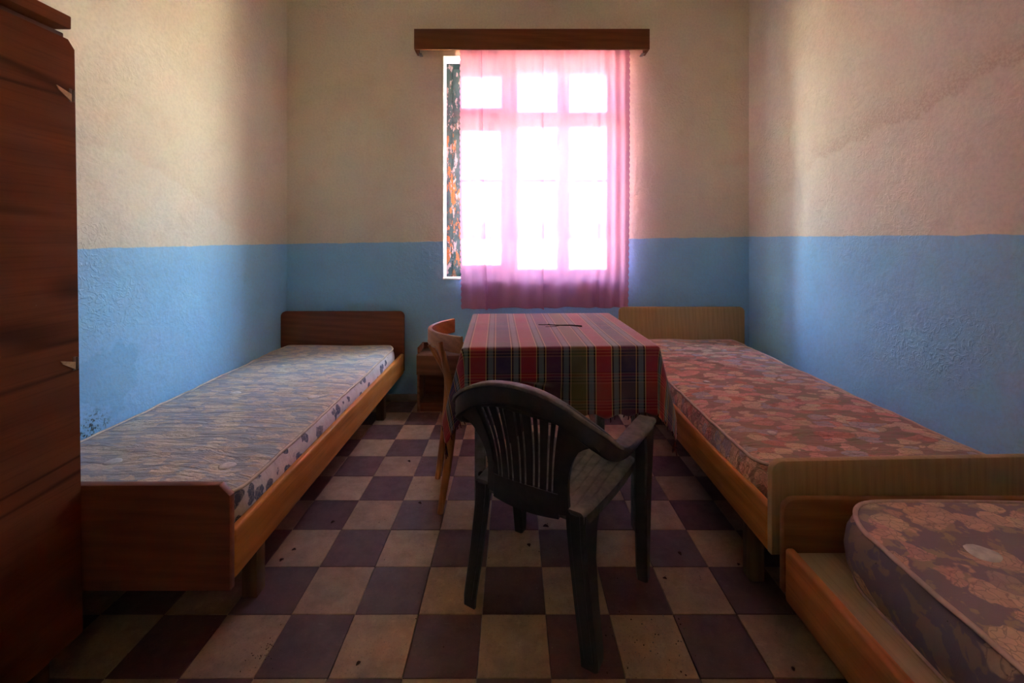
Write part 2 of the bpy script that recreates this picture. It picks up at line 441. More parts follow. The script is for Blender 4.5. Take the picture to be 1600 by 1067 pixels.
def peeling_material():
    m, nt = mat_new('peeling_green_paint')
    P = POS(nt)
    V = VSC(nt, P, (30, 30, 11))
    n = NOISE(nt, V, 1.0, 4, 0.65)
    n2 = NOISE(nt, VSC(nt, P, (26, 26, 9), (4, 2, 7)), 1.0, 4, 0.65)
    c = MIX(nt, SM(nt, NOISE(nt, P, 20, 3), 0.3, 0.7), (0.016, 0.050, 0.042), (0.034, 0.085, 0.070))
    z = N(nt, 'ShaderNodeSeparateXYZ', {0: P}).outputs[2]
    om = MA(nt, 'MULTIPLY', SM(nt, n2, 0.54, 0.56), SM(nt, MA(nt, 'ABSOLUTE', MA(nt, 'SUBTRACT', z, 1.45)), 0.75, 0.35, 0.0, 1.0))
    c = MIX(nt, MA(nt, 'MULTIPLY', om, 0.95), c, (0.34, 0.12, 0.02))
    c = MIX(nt, SM(nt, n, 0.575, 0.59), c, (0.34, 0.28, 0.24))
    c = MIX(nt, SM(nt, NOISE(nt, V, 2.1, 3), 0.63, 0.65), c, (0.06, 0.05, 0.045))
    PRIN(nt, c, 0.7, BUMP(nt, n, 0.8, 0.006), 0.3)
    M['peeling'] = m
peeling_material()

# ------------------------------------------------------------------ mesh helpers
def box(bm, x0, x1, y0, y1, z0, z1, bev=0.0, seg=2):
    mt = Matrix.Translation(((x0 + x1) / 2, (y0 + y1) / 2, (z0 + z1) / 2)) @ Matrix.Diagonal((x1 - x0, y1 - y0, z1 - z0, 1))
    r = bmesh.ops.create_cube(bm, size=1.0, matrix=mt)
    if bev:
        es = list({e for v in r['verts'] for e in v.link_edges})
        bmesh.ops.bevel(bm, geom=es, offset=bev, segments=seg, affect='EDGES', profile=0.5)

def prism(bm, pts, axis, a0, a1, bev=0.0):
    def P(p, a):
        if axis == 'x': return (a, p[0], p[1])
        if axis == 'y': return (p[0], a, p[1])
        return (p[0], p[1], a)
    va = [bm.verts.new(P(p, a0)) for p in pts]
    vb = [bm.verts.new(P(p, a1)) for p in pts]
    n = len(pts)
    fs = [bm.faces.new(va[::-1]), bm.faces.new(vb)]
    for i in range(n):
        fs.append(bm.faces.new((va[i], va[(i + 1) % n], vb[(i + 1) % n], vb[i])))
    bmesh.ops.recalc_face_normals(bm, faces=fs)
    if bev:
        es = [e for v in va for e in v.link_edges if e.other_vert(v) in va]
        es += [e for v in vb for e in v.link_edges if e.other_vert(v) in vb]
        bmesh.ops.bevel(bm, geom=list(set(es)), offset=bev, segments=2, affect='EDGES', profile=0.5)

def loft(bm, rings, caps=True):
    vs = [[bm.verts.new(p) for p in r] for r in rings]
    n = len(rings[0])
    fs = []
    for a, b in zip(vs, vs[1:]):
        for i in range(n):
            fs.append(bm.faces.new((a[i], a[(i + 1) % n], b[(i + 1) % n], b[i])))
    if caps:
        fs.append(bm.faces.new(vs[0][::-1]))
        fs.append(bm.faces.new(vs[-1]))
    bmesh.ops.recalc_face_normals(bm, faces=fs)

def tube(bm, pts, r, n=8, closed=False):
    pts = [Vector(p) for p in pts]
    k = len(pts)
    rings = []
    up = None
    for i, p in enumerate(pts):
        a = pts[(i - 1) % k] if (closed or i > 0) else p
        b = pts[(i + 1) % k] if (closed or i < k - 1) else p
        t = (b - a).normalized()
        if up is None:
            up = t.orthogonal().normalized()
        up = (up - t * up.dot(t)).normalized()
        s = t.cross(up)
        rr = r[i] if isinstance(r, (list, tuple)) else r
        rings.append([p + (up * math.cos(q) + s * math.sin(q)) * rr for q in [2 * PI * j / n for j in range(n)]])
    if closed:
        rings.append(rings[0])
        vs = [[bm.verts.new(p) for p in q] for q in rings[:-1]]
        vs.append(vs[0])
        fs = []
        for a, b in zip(vs, vs[1:]):
            for j in range(n):
                fs.append(bm.faces.new((a[j], a[(j + 1) % n], b[(j + 1) % n], b[j])))
        bmesh.ops.recalc_face_normals(bm, faces=fs)
    else:
        loft(bm, rings)

def catmull(pts, m=8):
    pts = [Vector(p) for p in pts]
    out = []
    for i in range(len(pts) - 1):
        p0 = pts[max(i - 1, 0)]; p1 = pts[i]; p2 = pts[i + 1]; p3 = pts[min(i + 2, len(pts) - 1)]
        for j in range(m):
            t = j / m
            out.append(0.5 * ((2 * p1) + (p2 - p0) * t + (2 * p0 - 5 * p1 + 4 * p2 - p3) * t * t + (3 * p1 - p0 - 3 * p2 + p3) * t ** 3))
    out.append(pts[-1])
    return out

def link(o, parent=None):
    COL.objects.link(o)
    if parent is not None:
        o.parent = parent
    return o

def mk(name, bm, mat, parent=None, smooth=False, mats=None):
    me = bpy.data.meshes.new(name)
    bm.normal_update()
    bm.to_mesh(me)
    bm.free()
    for mm in (mats or [mat]):
        me.materials.append(M[mm] if isinstance(mm, str) else mm)
    if smooth:
        for p in me.polygons:
            p.use_smooth = True
        if smooth != 'all':
            me.set_sharp_from_angle(angle=math.radians(38))
    return link(bpy.data.objects.new(name, me), parent)

def nb():
    return bmesh.new()

def tag(o, label, cat, group=None):
    o['label'] = label
    o['category'] = cat
    if group:
        o['group'] = group
    return o

def thing(name, label, cat, loc=(0, 0, 0), rz=0.0, group=None):
    o = bpy.data.objects.new(name, None)
    o.empty_display_size = 0.1
    COL.objects.link(o)
    o.location = loc
    o.rotation_euler = (0, 0, rz)
    return tag(o, label, cat, group)

def struct(o):
    o['kind'] = 'structure'
    return o

def boxpart(name, mat, parent, x0, x1, y0, y1, z0, z1, bev=0.003):
    bm = nb()
    box(bm, x0, x1, y0, y1, z0, z1, bev)
    return mk(name, bm, mat, parent, True)

# ------------------------------------------------------------------ room shell
XL, XR, YB, YF, ZC = -1.66, 1.72, 3.20, -1.15, 3.15
TH = 0.43
WX0, WX1, WZ0, WZ1 = -0.52, 0.80, 0.88, 2.52

bm = nb(); box(bm, XL - 0.25, XR + 0.25, YF - 0.25, YB + TH, -0.30, -0.012)
floor = struct(mk('floor', bm, 'grout'))
bm = nb(); box(bm, XL - 0.25, XR + 0.25, YF - 0.25, YB + TH, ZC, ZC + 0.25)
struct(mk('ceiling', bm, 'ceiling_white'))
bm = nb(); box(bm, XL - 0.25, XL, YF, YB, -0.012, ZC)
struct(mk('wall_left', bm, 'wall_left'))
bm = nb(); box(bm, XR, XR + 0.25, YF, YB, -0.012, ZC)
struct(mk('wall_right', bm, 'wall_right'))
DX0, DX1, DH, FL = -0.13, 0.73, 2.08, 2.56       # unseen doorway behind the camera; opening above the door added for fill light
bm = nb()
box(bm, XL - 0.25, DX0, YF - 0.25, YF, -0.012, ZC)
box(bm, DX1, XR + 0.25, YF - 0.25, YF, -0.012, ZC)
box(bm, DX0, DX1, YF - 0.25, YF, FL, ZC)
struct(mk('wall_front', bm, 'wall_front'))
dr = struct(bpy.data.objects.new('door_1', None))
COL.objects.link(dr)
dr.location = ((DX0 + DX1) / 2, YF - 0.1, 0)
def dpart(name, mat, x0, x1, y0, y1, z0, z1, bev=0.003):
    ox, oy = (DX0 + DX1) / 2, YF - 0.1
    b_ = nb(); box(b_, x0 - ox, x1 - ox, y0 - oy, y1 - oy, z0, z1, bev)
    return mk(name, b_, mat, dr, True)
dpart('door_leaf', 'walnut_dark', DX0 + 0.05, DX1 - 0.05, YF - 0.12, YF - 0.08, 0.005, DH - 0.002)
dpart('door_jamb', 'walnut_dark', DX0, DX0 + 0.048, YF - 0.14, YF - 0.05, 0.0, FL)
dpart('door_jamb', 'walnut_dark', DX1 - 0.048, DX1, YF - 0.14, YF - 0.05, 0.0, FL)
dpart('door_head', 'walnut_dark', DX0 + 0.049, DX1 - 0.049, YF - 0.14, YF - 0.05, DH, DH + 0.06)
dpart('door_head', 'walnut_dark', DX0 + 0.049, DX1 - 0.049, YF - 0.14, YF - 0.05, FL - 0.05, FL)
dpart('fill_opening_pane', 'fill_dimming_glass', DX0 + 0.05, DX1 - 0.05, YF - 0.102, YF - 0.099, DH + 0.061, FL - 0.051, 0)  # pane of the added opening, lets in fill daylight from behind
dpart('door_handle', 'steel', DX0 + 0.09, DX0 + 0.21, YF - 0.055, YF - 0.04, 1.02, 1.04)
bm = nb(); box(bm, XL - 0.4, XR + 0.4, YF - 1.9, YF - 0.26, 2.80, 2.95)
struct(mk('added_sun_block', bm, 'ceiling_white'))  # unseen slab added to keep sun and high sky off the fill opening
bm = nb()
box(bm, XL - 0.25, WX0, YB, YB + TH, -0.012, ZC)
box(bm, WX1, XR + 0.25, YB, YB + TH, -0.012, ZC)
box(bm, WX0, WX1, YB, YB + TH, -0.012, WZ0)
box(bm, WX0, WX1, YB, YB + TH, WZ1, ZC)
struct(mk('wall_back', bm, 'wall_back'))
bm = nb(); box(bm, XL, XR, YB - 0.012, YB, 0.0, 0.045, 0.003)
struct(mk('baseboard_back', bm, 'skirting', None, True))
# sunlit ground outside
bm = nb(); box(bm, -500, 500, -500, 900, -0.55, -0.45)
struct(mk('ground', bm, 'earth'))

# floor tiles, each one a piece
def tile_mesh(name, mat):
    me = bpy.data.meshes.new(name)
    a, b, h = 0.0994, 0.0984, 0.012
    v = [(-a, -a, -h), (a, -a, -h), (a, a, -h), (-a, a, -h), (-a, -a, -0.0022), (a, -a, -0.0022), (a, a, -0.0022), (-a, a, -0.0022),
         (-b, -b, 0), (b, -b, 0), (b, b, 0), (-b, b, 0)]
    f = [(8, 9, 10, 11)]
    for k in (0, 4):
        for i in range(4):
            f.append((k + i, k + (i + 1) % 4, k + 4 + (i + 1) % 4, k + 4 + i))
    me.from_pydata(v, [], f)
    me.materials.append(M[mat])
    return me
TD, TL_ = tile_mesh('tile_dark', 'tile_dark'), tile_mesh('tile_light', 'tile_light')
row0 = 1.174
rest = {0: [], 1: []}
for j in range(-12, 11):
    y0, y1 = row0 + 0.2 * j, row0 + 0.2 * (j + 1)
    y0, y1 = max(y0, YF), min(y1, YB)
    if y1 - y0 < 0.012:
        continue
    for i in range(-9, 9):
        x0, x1 = -0.7 + 0.2 * (i + 3) , -0.7 + 0.2 * (i + 4)
        x0, x1 = max(x0, XL), min(x1, XR)
        if x1 - x0 < 0.012:
            continue
        dark = (i + 3 + j) % 2 == 0
        loc = ((x0 + x1) / 2, (y0 + y1) / 2, random.uniform(-0.0012, 0.0))
        sx, sy = (x1 - x0) / 0.2, (y1 - y0) / 0.2
        if j >= -1:
            o = bpy.data.objects.new('tile', TD if dark else TL_)
            o.location = loc
            o.scale = (sx, sy, 1)
            o.rotation_euler = (random.uniform(-0.004, 0.004), random.uniform(-0.004, 0.004), random.uniform(-0.004, 0.004))
            link(o, floor)
        else:
            rest[1 if dark else 0].append((loc, sx, sy))
bm = nb()
for k in (0, 1):
    for loc, sx, sy in rest[k]:
        n0 = len(bm.faces)
        box(bm, loc[0] - 0.098 * sx, loc[0] + 0.098 * sx, loc[1] - 0.098 * sy, loc[1] + 0.098 * sy, -0.012, loc[2])
        bm.faces.ensure_lookup_table()
        for f in bm.faces[n0:]:
            f.material_index = k
tf = mk('tile_field', bm, None, floor, mats=['tile_light', 'tile_dark'])
tf['kind'] = 'stuff'

# ------------------------------------------------------------------ window
win = struct(bpy.data.objects.new('window_1', None))
COL.objects.link(win)
win.location = (0.14, 3.36, 0.88)
def wpart(name, mat, x0, x1, y0, y1, z0, z1, parent=None, bev=0.003):
    p = parent or win
    ox, oy, oz = 0.14, 3.36, 0.88
    bm = nb()
    box(bm, x0 - ox, x1 - ox, y0 - oy, y1 - oy, z0 - oz, z1 - oz, bev)
    return mk(name, bm, mat, p, True)
# plastered white lining of the opening
lt = 0.006
wpart('reveal', 'white_reveal', WX0, WX0 + lt, YB - 0.002, YB + TH + 0.002, WZ0, WZ1, bev=0.002)
wpart('reveal', 'white_reveal', WX1 - lt, WX1, YB - 0.002, YB + TH + 0.002, WZ0, WZ1, bev=0.002)
wpart('reveal', 'white_reveal', WX0 + lt, WX1 - lt, YB - 0.002, YB + TH + 0.002, WZ1 - lt, WZ1, bev=0.002)
wpart('window_sill', 'white_reveal', WX0 + lt, WX1 - lt, YB - 0.004, YB + TH + 0.004, WZ0, WZ0 + 0.012, bev=0.003)
fx0, fx1, fz0, fz1 = WX0 + lt, WX1 - lt, WZ0 + 0.012, WZ1 - lt
fy0, fy1 = 3.335, 3.375
FW = 0.046
wpart('frame_post', 'peeling', fx0, fx0 + FW, fy0, fy1, fz0, fz1)
wpart('frame_post', 'peeling', fx1 - FW, fx1, fy0, fy1, fz0, fz1)
wpart('frame_head', 'peeling', fx0 + FW, fx1 - FW, fy0, fy1, fz1 - 0.040, fz1)
wpart('frame_foot', 'peeling', fx0 + FW, fx1 - FW, fy0, fy1, fz0, fz0 + 0.020)
TR0, TR1 = 2.062, 2.112
wpart('transom', 'peeling', fx0 + FW, fx1 - FW, fy0, fy1, TR0, TR1)
MX = (-0.018, 0.376)
MW = 0.012
for mx in MX:
    wpart('mullion', 'peeling', mx - MW, mx + MW, fy0 + 0.002, fy1 - 0.002, fz0 + 0.020, TR0)
    wpart('mullion', 'peeling', mx - MW, mx + MW, fy0 + 0.002, fy1 - 0.002, TR1, fz1 - 0.040)
edges = [(fx0 + FW, MX[0] - MW), (MX[0] + MW, MX[1] - MW), (MX[1] + MW, fx1 - FW)]
def sash(x0, x1, z0, z1, st, bars):
    g = 0.0015
    x0 += g; x1 -= g; z0 += g; z1 -= g
    ya, yb = fy0 - 0.006, fy1 - 0.012
    bm = nb()
    ox, oy, oz = 0.14, 3.36, 0.88
    def B(a, b, c, d):
        box(bm, a - ox, b - ox, ya - oy, yb - oy, c - oz, d - oz, 0.003)
    B(x0, x0 + st, z0, z1); B(x1 - st, x1, z0, z1)
    B(x0 + st, x1 - st, z0, z0 + st * 0.95); B(x0 + st, x1 - st, z1 - st * 0.8, z1)
    s = mk('sash', bm, 'peeling', win, True)
    zs = [z0 + st * 0.95] + bars + [z1 - st * 0.8]
    for b in bars:
        wpart('glazing_bar', 'peeling', x0 + st, x1 - st, ya + 0.006, yb - 0.004, b - 0.009, b + 0.009, s, 0.002)
    ym = (ya + yb) / 2
    for a, b in zip(zs, zs[1:]):
        wpart('pane', 'glass', x0 + st - 0.003, x1 - st + 0.003, ym - 0.0015, ym + 0.0015, a + 0.004, b - 0.004, s, 0)
for i, (a, b) in enumerate(edges):
    st = 0.068 if i == 0 else 0.034
    sash(a, b, TR1, fz1 - 0.040, 0.064 if i == 0 else 0.032, [])
    sash(a, b, fz0 + 0.020, TR0, st, [1.283, 1.623])
# hinges on the visible jamb
for hz in (1.10, 1.86, 2.25):
    bm = nb()
    tube(bm, [(fx0 + FW - 0.14, fy0 - 0.012 - 3.36, hz - 0.88 - 0.035), (fx0 + FW - 0.14, fy0 - 0.012 - 3.36, hz - 0.88 + 0.035)], 0.006, 8)
    mk('hinge', bm, 'peeling', win, True)

# ------------------------------------------------------------------ pelmet over the window
pel = thing('curtain_pelmet', 'long dark brown wooden pelmet box fixed above the window', 'pelmet', (0.127, YB, 2.519))
PX = 0.833
bm = nb(); box(bm, -PX, PX, -0.112, -0.094, 0.0, 0.145, 0.003); mk('front_board', bm, 'cornice_wood', pel, True)
for s_ in (-1, 1):
    bm = nb(); box(bm, min(s_ * PX, s_ * (PX - 0.018)), max(s_ * PX, s_ * (PX - 0.018)), -0.0935, 0.0, -0.002, 0.1445, 0.003)
    mk('side_board', bm, 'cornice_wood', pel, True)
    bm = nb(); box(bm, s_ * (PX - 0.03) - 0.012, s_ * (PX - 0.03) + 0.012, -0.055, 0.0, -0.008, -0.0025, 0.002)
    mk('bracket', bm, 'steel', pel, True)
bm = nb(); box(bm, -PX + 0.0185, PX - 0.0185, -0.0935, 0.0, 0.128, 0.143, 0.002); mk('top_board', bm, 'cornice_wood', pel, True)
bm = nb(); tube(bm, [(-PX + 0.0185, -0.062, 0.06), (PX - 0.0185, -0.062, 0.06)], 0.008, 10); mk('curtain_rod', bm, 'steel', pel, True)

# ------------------------------------------------------------------ curtain
def curtain():
    # plan of the hanging cloth: (x, y offset); two places fold back over themselves
    ctrl = [(-0.388, 0.0), (-0.355, 0.008), (-0.315, -0.004), (-0.285, 0.006), (-0.262, 0.000), (-0.248, -0.014), (-0.240, -0.008), (-0.236, 0.012),
            (-0.228, 0.016), (-0.205, 0.010), (-0.17, 0.002), (-0.11, 0.012), (-0.05, -0.006), (0.01, 0.008), (0.08, -0.008), (0.14, 0.006), (0.185, 0.0),
            (0.204, -0.012), (0.209, -0.002), (0.207, 0.010), (0.215, 0.016), (0.25, 0.012), (0.31, -0.008), (0.37, 0.008), (0.44, -0.006),
            (0.50, 0.010), (0.56, -0.004), (0.60, 0.012), (0.625, -0.002), (0.66, 0.008), (0.70, -0.010), (0.73, 0.008), (0.765, -0.008), (0.795, 0.004), (0.818, 0.0)]
    P = catmull([(a, b, 0) for a, b in ctrl], 7)
    n = len(P)
    rows = 230
    zt, zb0 = 2.60, 0.672
    bm = nb()
    uvl = bm.loops.layers.uv.new('UVMap')
    grid = []
    for r in range(rows + 1):
        t = r / rows
        line = []
        for i, p in enumerate(P):
            f = i / (n - 1)
            zb = zb0 + 0.018 * f + 0.004 * math.sin(f * 21) + 0.003 * math.sin(f * 57)
            z = zt + (zb - zt) * t
            amp = 0.75 + 0.75 * t
            x = p.x + 0.012 * math.sin(t * 2.2 + p.x * 3) * (t * t)
            if -0.30 < p.x < -0.18:
                x += 0.030 * t * math.exp(-((p.x + 0.24) / 0.05) ** 2)
            y = p.y * amp + 0.006 * math.sin(p.x * 90) * (1 - t) ** 4 + 0.010 * math.sin(p.x * 11 + 1 + t) * t
            y += 0.016 * math.exp(-(p.x + 0.388) / 0.10) - 0.026 * math.exp((p.x - 0.818) / 0.12)
            y += 0.004 * noise.noise(Vector((p.x * 9, z * 4, 3.0)))
            if f > 0.985 or f < 0.015:
                s = 0.007 * abs(math.sin(PI * z / 0.042))
                k = (f - 0.985) / 0.015 if f > 0.985 else -(0.015 - f) / 0.015
                x += s * k
            line.append(bm.verts.new((x - 0.22, y, z - zb0)))
        grid.append(line)
    for r in range(rows):
        for i in range(n - 1):
            fc = bm.faces.new((grid[r][i], grid[r][i + 1], grid[r + 1][i + 1], grid[r + 1][i]))
            fc.smooth = True
            for lp, (a, b) in zip(fc.loops, ((r, i), (r, i + 1), (r + 1, i + 1), (r + 1, i))):
                lp[uvl].uv = (b / (n - 1) * 1.35, a / rows * 1.9)
    er = [tuple(grid[r][-1].co) for r in range(0, rows + 1)]
    eh = [tuple(v.co) for v in grid[-1]]
    o = mk('curtain', bm, 'curtain')
    o.location = (0.222, 3.150, zb0)
    tag(o, 'sheer pink patterned curtain with scalloped edge hanging over the window', 'curtain')
    bm = nb(); tube(bm, er, 0.0022, 5); mk('scalloped_trim', bm, 'lace', o, True)
    bm = nb(); tube(bm, eh, 0.0026, 5); mk('hem', bm, 'lace', o, True)
curtain()

# ------------------------------------------------------------------ beds
def rounded_board(w, h0, h1, r, seg=6, r0=0.0):
    pts = [(0, h0), (w, h0)]
    for k in range(seg + 1):
        a = k / seg * PI / 2
        pts.append((w - r + r * math.cos(a), h1 - r + r * math.sin(a)))
    for k in range(seg + 1):
        a = PI / 2 + k / seg * PI / 2
        pts.append((r + r * math.cos(a), h1 - r + r * math.sin(a)))
    return pts

def chamfer_board(w, h0, h1, c):
    return [(0, h0), (w, h0), (w, h1 - c), (w - c, h1), (c, h1), (0, h1 - c)]

def bed(label, loc, W, L, head, foot, rail, mats, chamfer=False, foot_yaw=0.0, legs_h=None, group=None):
    t = thing('bed_frame', label, 'bed', loc)
    th = 0.022
    ht = rounded_board(W, head[0], head[1], 0.035)
    bm = nb(); prism(bm, ht, 'y', L - th, L, 0.003); mk('headboard', bm, mats['head'], t, True)
    ft = chamfer_board(W, foot[0], foot[1], 0.03) if chamfer else rounded_board(W, foot[0], foot[1], 0.035)
    bm = nb(); prism(bm, ft, 'y', 0.0, th, 0.003); fo = mk('footboard', bm, mats['foot'], t, True)
    fo.rotation_euler = (0, 0, foot_yaw)
    y0 = th + (0.0 if foot_yaw <= 0 else 0.0)
    for x0, x1 in ((0.0, 0.026), (W - 0.026, W)):
        bm = nb(); box(bm, x0, x1, y0 + 0.001, L - th - 0.001, rail[0], rail[1], 0.009, 3)
        mk('side_rail', bm, mats['rail'], t, True)
    bm = nb(); box(bm, 0.028, W - 0.028, y0 + (0.06 if foot_yaw else 0.004), L - th - 0.004, rail[2], rail[2] + 0.014, 0.002)
    mk('base_panel', bm, 'plywood', t, True)
    for lx in (0.064, W - 0.064 - 0.05):
        for ly in (0.235, L - 0.29):
            bm = nb(); box(bm, lx, lx + 0.05, ly, ly + 0.05, 0.0, rail[2] - 0.001, 0.003)
            mk('leg', bm, 'leg_wood', t, True)
    # cross bearers below the panel between the legs
    for ly in (0.245, L - 0.28):
        bm = nb(); box(bm, 0.116, W - 0.116, ly, ly + 0.04, rail[2] - 0.06, rail[2] - 0.001, 0.003)
        mk('bearer', bm, 'leg_wood', t, True)
    return t

def mattress(label, loc, W, L, z0, H, r, mats, pipe, tufts, seed, rz=0.0, taper=0.0, bulge=0.014, rough=1.0, tilt=0.0, tuft_r=0.022):
    t = thing('mattress', label, 'mattress', (loc[0], loc[1], z0), rz)
    NX, NY = 44, 96
    def mapp(u, v):
        x, y = u * W, v * L
        cx = min(max(x, r), W - r); cy = min(max(y, r), L - r)
        dx, dy = x - cx, y - cy
        if dx and dy:
            m_ = max(abs(dx), abs(dy)); l = math.hypot(dx, dy)
            x, y = cx + dx / l * m_, cy + dy / l * m_
        return x, y
    def top(x, y):
        e = min(x, W - x, y, L - y)
        z = H - 0.010 * math.exp(-max(e, 0) / 0.03)
        z += 0.0045 * rough * noise.noise(Vector((x * 3.0, y * 14.0, seed)))
        z += 0.005 * rough * noise.noise(Vector((x * 5.0, y * 4.0, seed + 5)))
        for (tx, ty) in tufts:
            z -= 0.010 * math.exp(-((x - tx) ** 2 + (y - ty) ** 2) / 0.0035)
        return z + tilt * (y / L - 0.5)
    bm = nb()
    g = [[None] * (NY + 1) for _ in range(NX + 1)]
    for i in range(NX + 1):
        for j in range(NY + 1):
            x, y = mapp(i / NX, j / NY)
            g[i][j] = bm.verts.new((x, y, top(x, y)))
    for i in range(NX):
        for j in range(NY):
            bm.faces.new((g[i][j], g[i + 1][j], g[i + 1][j + 1], g[i][j + 1]))
    bnd = [g[i][0] for i in range(NX + 1)] + [g[NX][j] for j in range(1, NY + 1)] + [g[i][NY] for i in range(NX - 1, -1, -1)] + [g[0][j] for j in range(NY - 1, 0, -1)]
    k = len(bnd)
    nrm = []
    for i in range(k):
        d = bnd[(i + 1) % k].co - bnd[i - 1].co
        nrm.append(Vector((d.y, -d.x, 0)).normalized())
    prev = bnd
    prof = [(0.12, 0.4), (0.28, 0.85), (0.5, 1.0), (0.72, 0.85), (0.88, 0.4), (1.0, 0.0)]
    pipe_top = [v.co + n * 0.001 for v, n in zip(bnd, nrm)]
    for q, (f, b) in enumerate(prof):
        ring = []
        for i in range(k):
            p = bnd[i].co
            wob = 1 + 0.5 * rough * noise.noise(Vector((p.x * 4, p.y * 4, seed + f)))
            ring.append(bm.verts.new((p.x + nrm[i].x * bulge * b * wob - nrm[i].x * taper * f, p.y + nrm[i].y * bulge * b * wob - nrm[i].y * taper * f, p.z * (1 - f))))
        for i in range(k):
            fc = bm.faces.new((prev[i], ring[i], ring[(i + 1) % k], prev[(i + 1) % k]))
            fc.material_index = 1
        prev = ring
    pipe_bot = [v.co + Vector((0, 0, 0.006)) + n * 0.002 for v, n in zip(prev, nrm)]
    fc = bm.faces.new(prev[::-1]); fc.material_index = 1
    bmesh.ops.recalc_face_normals(bm, faces=bm.faces[:])
    mk('ticking', bm, None, t, 'all', mats)
    for pts in (pipe_top, pipe_bot):
        bm = nb(); tube(bm, pts, 0.0058, 8, True); mk('piping', bm, pipe, t, 'all')
    for (tx, ty) in tufts:
        bm = nb()
        rg = []
        for f, hh in ((1.0, 0.0), (1.02, 0.004), (0.8, 0.007), (0.45, 0.0085), (0.1, 0.007)):
            rg.append([(tx + tuft_r * f * math.cos(a) * (1 + 0.12 * math.sin(3 * a + tx * 9)), ty + tuft_r * 0.9 * f * math.sin(a), top(tx, ty) - 0.002 + hh) for a in [2 * PI * q / 14 for q in range(14)]])
        loft(bm, rg)
        mk('tuft', bm, 'tuft', t, 'all')
    return t

# left bed
LB = bed('single bed frame with mahogany boards and orange pine rails beside the left wall', (-1.656, 1.200, 0), 0.876, 1.925,
         (0.24, 0.664), (0.212, 0.503), (0.226, 0.366, 0.285),
         {'head': 'mahogany_laminate', 'foot': 'mahogany_laminate', 'rail': 'orange_pine'}, chamfer=True)
mattress('thin grey and beige stained mattress with blue sprigged sides on the left bed', (-1.612, 1.236), 0.785, 1.855, 0.300, 0.132, 0.13,
         ['ticking_grey', 'ticking_sprig'], 'piping_cream', [(0.25, 0.25), (0.655, 0.22), (0.25, 0.90), (0.655, 0.85), (0.24, 1.60), (0.63, 1.60)], 3.0, tuft_r=0.027)
# right bed
RB = bed('single bed frame with pale oak-look boards beside the right wall', (0.748, 1.268, 0), 0.895, 1.865,
         (0.25, 0.694), (0.262, 0.534), (0.256, 0.392, 0.320),
         {'head': 'oak_laminate', 'foot': 'oak_laminate', 'rail': 'orange_pine'}, foot_yaw=math.radians(2.0))
mattress('pink, rust and grey floral mattress on the bed against the right wall', (0.776, 1.345), 0.775, 1.755, 0.335, 0.138, 0.10,
         ['ticking_pink', 'ticking_pink'], 'piping_pink', [(0.17, 0.26), (0.57, 0.29), (0.19, 0.85), (0.57, 0.86), (0.19, 1.45), (0.57, 1.45)], 8.0, tuft_r=0.017)
# nearest bed, only its far end in view
NB = bed('low single bed frame with orange pine rail in the right foreground', (0.750, -0.72, 0), 0.90, 1.955,
         (0.198, 0.456), (0.198, 0.55), (0.178, 0.326, 0.298),
         {'head': 'pine_end', 'foot': 'pine_end', 'rail': 'pine_board'})
mattress('mauve mattress with beige flowers and thick piping in the right foreground', (0.802, -0.66), 0.815, 1.845, 0.315, 0.165, 0.15,
         ['ticking_mauve', 'ticking_mauve_side'], 'piping_pink', [(0.21, 1.65), (0.60, 1.65), (0.21, 1.0), (0.60, 1.0), (0.21, 0.3), (0.60, 0.3)], 14.0, rz=math.radians(-1.5), bulge=0.022, rough=0.5, tuft_r=0.034)

